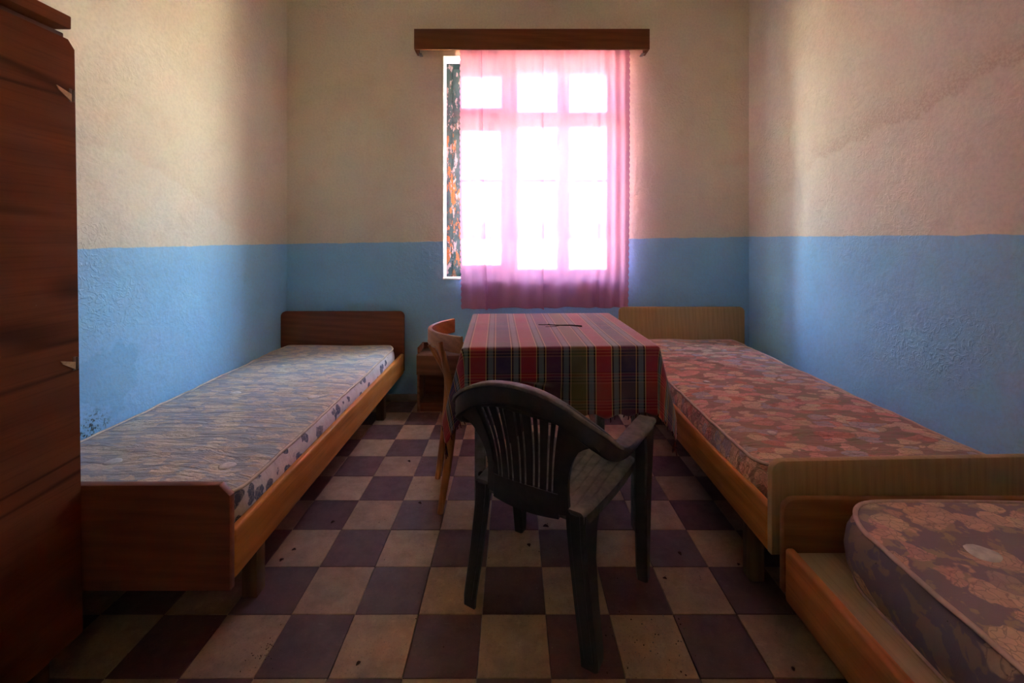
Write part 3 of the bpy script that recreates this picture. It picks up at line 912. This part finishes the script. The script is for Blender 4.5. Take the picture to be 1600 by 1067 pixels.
# ------------------------------------------------------------------ wardrobe
wd = thing('wardrobe', 'tall reddish brown veneered wardrobe at the left edge', 'wardrobe', (-1.43, 0.62, 0))
def wb(name, mat, x0, x1, y0, y1, z0, z1, bev=0.003):
    return boxpart(name, mat, wd, x0 + 1.43, x1 + 1.43, y0 - 0.62, y1 - 0.62, z0, z1, bev)
wb('carcass', 'walnut_dark', -1.655, -1.215, 0.04, 1.180, 0.12, 1.735)
for lx in (-1.63, -1.27):
    for ly in (0.07, 1.10):
        wb('foot', 'walnut_dark', lx, lx + 0.05, ly, ly + 0.05, 0.0, 0.119)
wb('cornice', 'walnut_veneer', -1.657, -1.186, 0.03, 1.172, 1.740, 1.775)
for (y0, y1) in ((0.615, 1.188), (0.036, 0.609)):
    # warped door leaf, its foot standing proud of the carcass, top outer corner knocked off
    far = y0 > 0.5
    bm = nb()
    a, b = y0 - 0.62, y1 - 0.62
    c = 0.022
    pts = [(a, 0.112), (b, 0.112), (b, 1.715 - c), (b - c * 0.8, 1.715), (a, 1.715)] if far else [(a, 0.112), (b, 0.112), (b, 1.715), (a, 1.715)]
    prism(bm, pts, 'x', -0.009, 0.009, 0.002)
    bm.verts.ensure_lookup_table()
    for v in bm.verts:
        q = (v.co.z - 0.112) / 1.6
        v.co.x += -1.179 + 1.43 - 0.024 * q
        v.co.y += (0.004 * math.sin(q * 3.0)) if far else 0.0
    d = mk('door', bm, 'walnut_veneer', wd, True)
    if far:
        for hz in (1.565, 0.845):
            q = (hz - 0.112) / 1.6
            fx = -1.17 + 1.43 - 0.024 * q
            bm = nb(); box(bm, fx - 0.001, fx + 0.0015, b - 0.018, b - 0.010, hz - 0.018, hz + 0.018, 0.0005)
            tube(bm, [(fx + 0.001, b - 0.007, hz - 0.016), (fx + 0.001, b - 0.007, hz + 0.016)], 0.0025, 8)
            mk('hinge', bm, 'rust', d, True)
            bm = nb(); prism(bm, [(b - 0.012, hz + 0.004), (b - 0.050, hz + 0.016), (b - 0.044, hz + 0.006), (b - 0.012, hz - 0.016)], 'x', fx - 0.001, fx + 0.002)
            mk('splintered_wood', bm, 'splinter', d, True)
        bm = nb(); tube(bm, [(0.251 + 0.01, a + 0.05, 0.9), (0.285, a + 0.05, 0.9)], [0.008, 0.013], 10); mk('knob', bm, 'steel', d, True)

# ------------------------------------------------------------------ nightstand
ns = thing('nightstand', 'small brown nightstand with an open shelf beneath the window', 'nightstand', (-0.47, 3.08, 0))
def nbx(name, x0, x1, y0, y1, z0, z1, bev=0.003, mat='nightstand_wood'):
    return boxpart(name, mat, ns, x0, x1, y0, y1, z0, z1, bev)
nbx('side_panel', -0.190, -0.172, -0.10, 0.09, 0.0, 0.372)
nbx('side_panel', 0.172, 0.190, -0.10, 0.09, 0.0, 0.372)
nbx('top_panel', -0.194, 0.194, -0.104, 0.09, 0.373, 0.390)
nbx('gallery', -0.194, -0.178, -0.075, 0.072, 0.3905, 0.432)
nbx('gallery', 0.178, 0.194, -0.075, 0.072, 0.3905, 0.432)
nbx('gallery', -0.194, 0.194, 0.073, 0.09, 0.3905, 0.432)
nbx('drawer_front', -0.1915, 0.1915, -0.116, -0.1045, 0.255, 0.388)
nbx('shelf', -0.171, 0.171, -0.095, 0.078, 0.045, 0.060)
nbx('shelf', -0.171, 0.171, -0.095, 0.078, 0.250, 0.262)
nbx('back_panel', -0.171, 0.171, 0.079, 0.088, 0.02, 0.372)
nbx('plinth', -0.171, 0.171, -0.094, -0.080, 0.0, 0.0445)

# ------------------------------------------------------------------ table and cloth
TX, TY, TR = 0.172, 2.098, math.radians(2.2)
tb = thing('dining_table', 'square table with worn grey legs under the plaid cloth', 'table', (TX, TY, 0), TR)
HT = 0.372
boxpart('table_top', 'leg_wood', tb, -HT, HT, -HT + 0.005, HT - 0.005, 0.728, 0.752, 0.003)
for sx in (-1, 1):
    for sy in (-1, 1):
        x, y = sx * (HT - 0.052), sy * (HT - 0.045)
        bm = nb()
        box(bm, x - 0.022, x + 0.022, y - 0.022, y + 0.022, 0.0, 0.727, 0.004)
        lg = mk('leg', bm, 'grey_paint', tb, True)
        if sx < 0 and sy < 0:
            bm = nb(); tube(bm, [(x + 0.004, y - 0.0215, 0.245), (x + 0.004, y - 0.0225, 0.245)], 0.012, 12); mk('knot', bm, 'bark', lg, True)
            bm = nb(); tube(bm, [(x + 0.004, y - 0.0215, 0.47), (x + 0.004, y - 0.027, 0.47)], 0.010, 10); mk('bolt', bm, 'steel', lg, True)
for a in (-1, 1):
    boxpart('apron', 'grey_paint', tb, -HT + 0.076, HT - 0.076, a * (HT - 0.045) - 0.01, a * (HT - 0.045) + 0.01, 0.63, 0.727, 0.002)
    boxpart('apron', 'grey_paint', tb, a * (HT - 0.052) - 0.01, a * (HT - 0.052) + 0.01, -HT + 0.069, HT - 0.069, 0.63, 0.727, 0.002)

def tablecloth():
    A = 0.379
    OV = 0.272
    n = 132
    zt = 0.7555
    R = 0.010
    bm = nb()
    uvl = bm.loops.layers.uv.new('UVMap')
    def drop(d):          # arc over the edge, then straight down: (out, down)
        if d < R * PI / 2:
            a = d / R
            return R * math.sin(a), R * (1 - math.cos(a))
        return R, R + d - R * PI / 2
    def place(u, v):
        du = max(abs(u) - A, 0.0); dv = max(abs(v) - A, 0.0)
        su = 1 if u > 0 else -1; sv = 1 if v > 0 else -1
        wob = 0.0012 * noise.noise(Vector((u * 6, v * 6, 1)))
        if du == 0 and dv == 0:
            return Vector((u, v, zt + wob))
        if du and dv:
            r = math.hypot(du, dv); th = math.atan2(dv, du)
            o, d = drop(r)
            s2 = math.sin(2 * th)
            fl = (0.125 if su < 0 else 0.12) * s2 * max(r - 0.005, 0)
            # lobes keep the gathered corner from lying flat
            lob = 0.014 * math.sin(4 * th) * min(r / 0.2, 1.4)
            kk = d / OV
            wx_, wy_ = (0.90, 0.45) if su < 0 else (0.70, 0.70)
            x = A + o * math.cos(th) + (fl + lob) * wx_ + 0.036 * min(kk, 1.1) * math.cos(th) ** 2
            y = A + o * math.sin(th) + (fl - lob) * wy_ + 0.006 * kk * math.sin(th) ** 2
            z = zt - d * (1 - 0.05 * s2)
            return Vector((su * x, sv * y, z))
        if du:
            o, d = drop(du)
            k = d / OV
            f = 0.010 * math.sin(v * 17 + su) + 0.007 * math.sin(v * 39 + 2)
            edge = math.exp(-((A - abs(v)) / 0.06))
            x = A + o + 0.036 * k + f * k * (1 - edge)
            return Vector((su * x, v, zt - d))
        o, d = drop(dv)
        k = d / OV
        f = 0.007 * math.sin(u * 19 + sv) + 0.004 * math.sin(u * 43)
        edge = math.exp(-((A - abs(u)) / 0.06))
        y = A + o + 0.006 * k + f * k * (1 - edge)
        if sv < 0:        # the arm of the plastic chair pushes the cloth in under the table
            q = min(max((d - 0.125) / 0.055, 0), 1)
            y -= 0.135 * math.exp(-((u + 0.155) / 0.10) ** 2) * q * q * (3 - 2 * q)
        return Vector((u, sv * y, zt - d))
    def samples():
        lim = A + OV
        s = [-lim + 2 * lim * i / n for i in range(n + 1)]
        s += [-A, A]
        for e in (0.004, 0.008, 0.012, 0.016):
            s += [A + e, -A - e]
        return sorted(set(round(q, 5) for q in s))
    S = samples()
    g = []
    for u in S:
        row = []
        for v in S:
            p = place(u, v)
            if abs(abs(v) - A - OV) < 1e-4 or abs(abs(u) - A - OV) < 1e-4:   # uneven scalloped hem
                q = u if abs(abs(v) - A - OV) < 1e-4 else v
                p.z += 0.007 * math.sin(q * 64) + 0.004 * math.sin(q * 23)
            row.append(bm.verts.new(p))
        g.append(row)
    for i in range(len(S) - 1):
        for j in range(len(S) - 1):
            f = bm.faces.new((g[i][j], g[i + 1][j], g[i + 1][j + 1], g[i][j + 1]))
            f.smooth = True
            for lp, (a, b) in zip(f.loops, ((i, j), (i + 1, j), (i + 1, j + 1), (i, j + 1))):
                lp[uvl].uv = (S[a], S[b])
    m_ = len(S) - 1
    # knotted fringe along the hem
    hem = [g[i][0].co.copy() for i in range(0, m_ + 1)] + [g[i][m_].co.copy() for i in range(0, m_ + 1)] + \
          [g[0][j].co.copy() for j in range(1, m_)] + [g[m_][j].co.copy() for j in range(1, m_)]
    o = mk('tablecloth', bm, 'plaid')
    sol = o.modifiers.new('thickness', 'SOLIDIFY')
    sol.thickness = 0.0018
    sol.offset = 1.0
    o.location = (TX, TY, 0)
    o.rotation_euler = (0, 0, TR)
    tag(o, 'red, navy and green plaid tablecloth draped over the square table', 'tablecloth')
    bm = nb()
    rnd = random.Random(5)
    for k_, p in enumerate(hem):
        if rnd.random() < 0.30:
            l = rnd.uniform(0.008, 0.022)
            tube(bm, [p + Vector((0, 0, 0.004)), p + Vector((rnd.uniform(-.003, .003), rnd.uniform(-.003, .003), -l * 0.5)), p + Vector((rnd.uniform(-.006, .006), rnd.uniform(-.006, .006), -l))],
                 [0.0018, 0.0022, 0.0012], 5)
    for cu in (-1, 1):
        for cv in (-1, 1):
            p = place(cu * (A + OV), cv * (A + OV))
            for q in range(5):
                d = Vector((rnd.uniform(-.012, .012), rnd.uniform(-.012, .012), -rnd.uniform(.025, .055)))
                tube(bm, [p + Vector((0, 0, 0.004)), p + d * 0.5 + Vector((rnd.uniform(-.004, .004), 0, 0)), p + d], [0.0025, 0.0035, 0.0018], 6)
    fr = mk('fringe', bm, 'fringe', o, True)
    fr['kind'] = 'stuff'
tablecloth()

# dry twig on the cloth
bm = nb()
tw = catmull([(-0.105, 0.02, 0.004), (-0.05, 0.004, 0.006), (0.0, 0.0, 0.005), (0.05, -0.012, 0.007), (0.10, -0.018, 0.004)], 5)
tube(bm, tw, [0.0018 + 0.0035 * max(0, i / len(tw) - 0.2) for i in range(len(tw))], 6)
tube(bm, [(0.0, 0.0, 0.005), (-0.03, -0.022, 0.004), (-0.075, -0.026, 0.003)], [0.002, 0.0016, 0.001], 5)
tube(bm, [(-0.03, 0.002, 0.005), (-0.06, 0.035, 0.004)], [0.0016, 0.001], 5)
o = mk('twig', bm, 'bark', None, True)
o.location = (0.225, 2.105, 0.7585)
tag(o, 'dry forked twig lying on the plaid tablecloth', 'twig')

# ------------------------------------------------------------------ wooden chair
wc = thing('bentwood_chair', 'worn wooden chair with curved back rail beside the table', 'chair', (-0.2, 2.05, 0), math.radians(12.3))
def rect_ring(c, a, b, w, h, n=3, r=0.3):
    """rounded rectangle ring around c spanned by unit vectors a (width w) and b (height h)"""
    pts = []
    rr = min(w, h) * r
    for qx, qy, s0 in ((1, 1, 0), (-1, 1, PI / 2), (-1, -1, PI), (1, -1, 1.5 * PI)):
        for k in range(n):
            t = s0 + k / (n - 1) * PI / 2
            pts.append(c + a * (qx * (w / 2 - rr) + rr * math.cos(t)) + b * (qy * (h / 2 - rr) + rr * math.sin(t)))
    return pts
Z_ = Vector((0, 0, 1))
def ribbon(bm, path, dims):
    rings = []
    for i, p in enumerate(path):
        t = (path[min(i + 1, len(path) - 1)] - path[max(i - 1, 0)]).normalized()
        s = t.cross(Z_).normalized()
        u = s.cross(t).normalized()
        wdt, hgt = dims[i]
        rings.append(rect_ring(p, s, u, wdt, hgt))
    loft(bm, rings)
# curved rail
pr = []
for k in range(25):
    b = -0.205 + 0.43 * k / 24
    q = (b - 0.01) / 0.215
    pr.append(Vector((-0.065 - 0.125 * (1 - abs(q) ** 2.0), b, 0.733)))
bm = nb(); ribbon(bm, pr, [(0.020, 0.072)] * 25); mk('back_rail', bm, 'bentwood_rail', wc, True)
for b in (-0.150, 0.150):
    path = catmull([(-0.150, b * 0.93, 0.0), (-0.118, b * 0.97, 0.22), (-0.100, b, 0.40), (-0.106, b * 0.98, 0.52), (-0.150 if b < 0 else -0.162, b * 0.88, 0.735)], 6)
    n_ = len(path)
    bm = nb(); tube(bm, path, [0.0135 + 0.006 * math.sin(PI * min(1, i / (n_ - 1) * 1.05)) for i in range(n_)], 12)
    mk('back_post', bm, 'bentwood', wc, True)
    path = catmull([(0.235, b * 1.12, 0.0), (0.225, b * 1.08, 0.25), (0.215, b * 1.0, 0.425)], 4)
    bm = nb(); tube(bm, path, [0.012 + 0.006 * i / 8 for i in range(len(path))], 12)
    mk('front_leg', bm, 'bentwood', wc, True)
# inner splat rods between rail and seat
for b in (-0.05, 0.05):
    bm = nb(); tube(bm, catmull([(-0.084, b, 0.45), (-0.13, b, 0.58), (-0.196, b, 0.705)], 5), 0.007, 8); mk('spindle', bm, 'bentwood', wc, True)
bm = nb()
rg = []
for zz, k in ((0.424, 0.94), (0.428, 0.985), (0.438, 1.0), (0.447, 0.985), (0.450, 0.94)):
    rg.append([(0.075 + 0.185 * k * math.copysign(abs(math.cos(a)) ** 0.6, math.cos(a)), 0.19 * k * math.copysign(abs(math.sin(a)) ** 0.6, math.sin(a)) * (1 + 0.06 * math.cos(a)), zz) for a in [2 * PI * q / 40 for q in range(40)]])
loft(bm, rg); mk('seat', bm, 'bentwood_rail', wc, True)
# ------------------------------------------------------------------ plastic garden chair
pc = thing('plastic_armchair', 'black moulded plastic garden armchair in front of the table', 'chair', (0.14, 1.484, 0), math.radians(-30.7))
half = [(0.0, -0.270, 0.735), (0.08, -0.268, 0.727), (0.15, -0.263, 0.703), (0.205, -0.248, 0.668), (0.243, -0.215, 0.629), (0.254, -0.165, 0.590), (0.252, -0.10, 0.562), (0.252, -0.03, 0.551), (0.258, 0.06, 0.552), (0.262, 0.13, 0.553), (0.262, 0.175, 0.546)]
full = [(-x, y, z) for x, y, z in half[:0:-1]] + half
path = catmull(full, 6)
dims = []
for p in path:
    t = min(max((p.y + 0.25) / 0.22, 0), 1)
    t = t * t * (3 - 2 * t)
    dims.append((0.020 + 0.032 * t, 0.062 - 0.034 * t))
bm = nb(); ribbon(bm, path, dims); mk('arm_rail', bm, 'plastic', pc, True)
# rolled lip on top of the crest
lip = [p + Vector((0, 0, d[1] / 2 - 0.004)) + Vector((p.x, p.y + 0.05, 0)).normalized() * 0.006 for p, d in zip(path, dims)]
sel = [i for i, p in enumerate(path) if p.y < -0.12]
bm = nb(); ribbon(bm, [lip[i] for i in sel], [(0.030, 0.011)] * len(sel)); mk('crest_lip', bm, 'plastic_dusty', pc, True)

def crest(xl):
    """point of the crest centre line at lateral position xl"""
    best = min((p for p in path if p.y < -0.2), key=lambda p: abs(p.x - xl))
    return best
def backp(s, t):
    """shell of the back: s across -1..1, t from the seat (0) up to the crest (1)"""
    b = Vector((0.138 * s, -0.198 - 0.022 * (1 - s * s), 0.395))
    c = Vector((0.205 * s, -0.268 + 0.022 * abs(s) ** 2.5, 0.0))
    c.z = crest(c.x).z - 0.012
    p = b.lerp(c, t)
    p.y += 0.016 * math.sin(PI * t)
    p.x -= 0.030 * s * math.sin(PI * t) * abs(s)
    return p
def shell(bm, s0f, s1f, t0, t1, th=0.007, n=14, ns=3):
    """curved slab between lateral limits (functions of t)"""
    rings = []
    for k in range(n + 1):
        t = t0 + (t1 - t0) * k / n
        a, b = s0f(t), s1f(t)
        fr = [backp(a + (b - a) * q / ns, t) for q in range(ns + 1)]
        rings.append([p + Vector((0, th / 2, 0)) for p in fr] + [p - Vector((0, th / 2, 0)) for p in fr[::-1]])
    loft(bm, rings)
# side frames and lower panel of the back
for sg in (-1, 1):
    bm = nb()
    if sg > 0:
        shell(bm, lambda t: 0.80 - 0.04 * t, lambda t: 1.02 + 0.16 * t ** 7, 0.0, 1.0, 0.014)
    else:
        shell(bm, lambda t: -1.02 - 0.16 * t ** 7, lambda t: -0.80 + 0.04 * t, 0.0, 1.0, 0.014)
    mk('back_frame', bm, 'plastic', pc, True)
bm = nb(); shell(bm, lambda t: -0.80, lambda t: 0.80, -0.05, 0.19, 0.012, 6, 12); mk('lower_panel', bm, 'plastic', pc, True)
bm = nb(); shell(bm, lambda t: -0.78, lambda t: 0.78, 0.90, 1.0, 0.012, 4, 12); mk('upper_panel', bm, 'plastic', pc, True)
# slats: broad and narrow in turn, with slits between them
wb_, wn_, gp = 0.165, 0.080, 0.050
seq = []
pos = -0.79
for k in range(11):
    wdt = wn_ if k % 2 else wb_ * (0.83 if k in (0, 10) else 1.0)
    seq.append((pos, pos + wdt))
    pos += wdt + gp
sc_ = 1.58 / (pos - gp + 0.79)
for a, b in seq:
    a = -0.79 + (a + 0.79) * sc_
    b = -0.79 + (b + 0.79) * sc_
    bm = nb(); shell(bm, lambda t, a=a: a, lambda t, b=b: b, 0.17, 0.92, 0.004, 12, 2)
    mk('slat', bm, 'plastic', pc, True)
# seat with moulded ridges
def seat():
    bm = nb()
    nx, ny = 96, 24
    top_, bot_ = [], []
    for j in range(ny + 1):
        v = j / ny
        y = -0.205 + 0.415 * v
        hw = 0.186 + 0.036 * math.sin(v * PI * 0.55)
        ra, rb = [], []
        for i in range(nx + 1):
            u = -1 + 2 * i / nx
            x = u * hw
            z = 0.415 + 0.006 * v - 0.010 * (1 - u * u) * math.sin(PI * min(v * 1.1, 1))
            z -= 0.022 * max(0, (v - 0.88) / 0.12) ** 2
            z -= 0.012 * max(0, (abs(u) - 0.93) / 0.07) ** 2
            ph = (x / 0.030) % 1.0
            if abs(u) < 0.9 and 0.06 < v < 0.9 and ph < 0.16:
                z += 0.0028
            ra.append(bm.verts.new((x, y, z)))
            edge = abs(u) > 0.999 or j in (0, ny)
            rb.append(bm.verts.new((x * 0.985, y * 0.985, z - 0.034 if edge else z - 0.008)))
        top_.append(ra); bot_.append(rb)
    for j in range(ny):
        for i in range(nx):
            bm.faces.new((top_[j][i], top_[j][i + 1], top_[j + 1][i + 1], top_[j + 1][i]))
            bm.faces.new((bot_[j][i], bot_[j + 1][i], bot_[j + 1][i + 1], bot_[j][i + 1]))
    for j in range(ny):
        bm.faces.new((top_[j][0], top_[j + 1][0], bot_[j + 1][0], bot_[j][0]))
        bm.faces.new((top_[j + 1][nx], top_[j][nx], bot_[j][nx], bot_[j + 1][nx]))
    for i in range(nx):
        bm.faces.new((top_[0][i + 1], top_[0][i], bot_[0][i], bot_[0][i + 1]))
        bm.faces.new((top_[ny][i], top_[ny][i + 1], bot_[ny][i + 1], bot_[ny][i]))
    mk('seat', bm, 'plastic_dusty', pc, True)
seat()
def leg_ring(x0, x1, y0, y1, z, c=0.006):
    return [Vector(p) for p in ((x0 + c, y0, z), (x1 - c, y0, z), (x1, y0 + c, z), (x1, y1 - c, z), (x1 - c, y1, z), (x0 + c, y1, z), (x0, y1 - c, z), (x0, y0 + c, z))]
def angle_ring(sg, ox, wx, ry, wy, z, th=0.009):
    """L-shaped section: rear web and outer web of a hollow moulded leg"""
    p = [(ox - wx, ry), (ox - 0.006, ry), (ox, ry + 0.006), (ox, ry + wy), (ox - th, ry + wy), (ox - th, ry + th), (ox - wx, ry + th)]
    return [Vector((sg * x, y, z)) for x, y in p]
for sg in (-1, 1):
    # rear leg: (z, outer x, width x, rear y, width y)
    st = [(0.0, 0.227, 0.046, -0.216, 0.052), (0.03, 0.227, 0.048, -0.216, 0.053), (0.15, 0.210, 0.050, -0.212, 0.058), (0.26, 0.197, 0.052, -0.209, 0.068), (0.33, 0.190, 0.054, -0.207, 0.095), (0.37, 0.188, 0.056, -0.206, 0.130), (0.405, 0.188, 0.058, -0.205, 0.200)]
    bm = nb(); loft(bm, [angle_ring(sg, ox, wx, ry, wy, z) for z, ox, wx, ry, wy in st])
    lg = mk('leg', bm, 'plastic', pc, True)
    bm = nb(); loft(bm, [leg_ring(*sorted((sg * (ox - wx * 0.25), sg * (ox - wx * 0.75))), ry - 0.005, ry + 0.001, z, 0.001) for z, ox, wx, ry, wy in st[1:]])
    mk('rib', bm, 'plastic', lg, True)
    # front leg runs up to the arm
    st = [(0.0, 0.266, 0.038, 0.212, 0.040), (0.03, 0.266, 0.040, 0.212, 0.044), (0.20, 0.270, 0.042, 0.209, 0.062), (0.36, 0.275, 0.042, 0.206, 0.082), (0.48, 0.281, 0.040, 0.203, 0.100), (0.545, 0.284, 0.042, 0.200, 0.118)]
    bm = nb(); loft(bm, [leg_ring(*sorted((sg * ox, sg * (ox - wx))), fy - wy, fy, z) for z, ox, wx, fy, wy in st])
    mk('leg', bm, 'plastic', pc, True)
    # flat armrest pad
    bm = nb()
    rings = []
    for y, xc, ww, z in ((-0.085, 0.250, 0.046, 0.570), (-0.05, 0.251, 0.054, 0.567), (0.03, 0.255, 0.060, 0.566), (0.12, 0.260, 0.062, 0.567), (0.185, 0.262, 0.060, 0.565), (0.205, 0.262, 0.050, 0.556)):
        rings.append(rect_ring(Vector((sg * xc, y, z - 0.008)), Vector((1, 0, 0)), Z_, ww, 0.022, 3, 0.35))
    loft(bm, rings)
    mk('armrest', bm, 'plastic_dusty', pc, True)

# ------------------------------------------------------------------ litter on the floor
def leaf(loc, size, rz, label):
    bm = nb()
    n = 8
    cols = []
    for i in range(n + 1):
        t = i / n
        hw = 0.34 * size * math.sin(PI * min(0.97, max(0.03, t))) ** 0.8
        row = []
        for k in (-1, -0.5, 0, 0.5, 1):
            row.append(bm.verts.new(((t - 0.5) * size, k * hw, 0.0015 + 0.22 * abs(k) * hw + 0.10 * size * math.sin(t * 4))))
        cols.append(row)
    for a, b in zip(cols, cols[1:]):
        for k in range(4):
            bm.faces.new((a[k], a[k + 1], b[k + 1], b[k]))
    bmesh.ops.recalc_face_normals(bm, faces=bm.faces[:])
    zmin = min(v.co.z for v in bm.verts)
    for v in bm.verts:
        v.co.z -= zmin - 0.0002
    o = mk('dead_leaf', bm, 'dead_leaf', None, True)
    s = o.modifiers.new('thickness', 'SOLIDIFY'); s.thickness = 0.0008
    o.location = (loc[0], loc[1], 0.0002)
    o.rotation_euler = (0, 0, rz)
    tag(o, label, 'leaf', 'leaf scraps on the floor tiles')
G = 'tiny dark scrap of dead leaf lying on the checkered floor'
for i, (p, s_) in enumerate([((0.131, 1.791), 0.024), ((0.057, 1.683), 0.020), ((-0.754, 1.819), 0.017), ((-0.556, 2.316), 0.02), ((-0.853, 1.605), 0.018), ((-0.835, 1.658), 0.016),
                            ((0.621, 1.638), 0.018), ((0.814, 1.583), 0.014), ((0.524, 1.518), 0.014), ((0.766, 1.199), 0.012), ((-0.164, 2.336), 0.024), ((-0.135, 2.309), 0.022), ((-0.432, 1.214), 0.014), ((-0.42, 1.95), 0.018), ((0.02, 1.83), 0.03)]):
    leaf(p, s_, i * 1.9, G)
bm = nb()
rnd = random.Random(3)
for k in range(420):
    if k < 36:
        x, y = rnd.gauss(-0.71, 0.022), rnd.gauss(1.25, 0.025)
        s_ = rnd.uniform(0.0006, 0.0018)
    elif k < 110:
        x, y = rnd.gauss(0.40, 0.08), rnd.gauss(1.29, 0.05)
        s_ = rnd.uniform(0.0008, 0.0026)
    else:
        x, y = rnd.uniform(-1.1, 1.0), rnd.uniform(1.16, 3.0)
        s_ = rnd.uniform(0.0007, 0.0022)
    mt = Matrix.Translation((x, y, s_ * 0.4)) @ Matrix.Rotation(rnd.uniform(0, 6), 4, 'Z') @ Matrix.Diagonal((s_ * rnd.uniform(0.7, 2.2), s_, s_ * 0.8, 1))
    n0 = len(bm.faces)
    bmesh.ops.create_cube(bm, size=1.0, matrix=mt)
    bm.faces.ensure_lookup_table()
    mi = 0 if (rnd.random() < 0.45 and k >= 36) else 1
    for f in bm.faces[n0:]:
        f.material_index = mi
o = mk('grit', bm, None, None, False, ['crumb', 'dead_leaf'])
o['kind'] = 'stuff'
tag(o, 'scattered plaster crumbs and dirt over the checkered floor', 'grit')
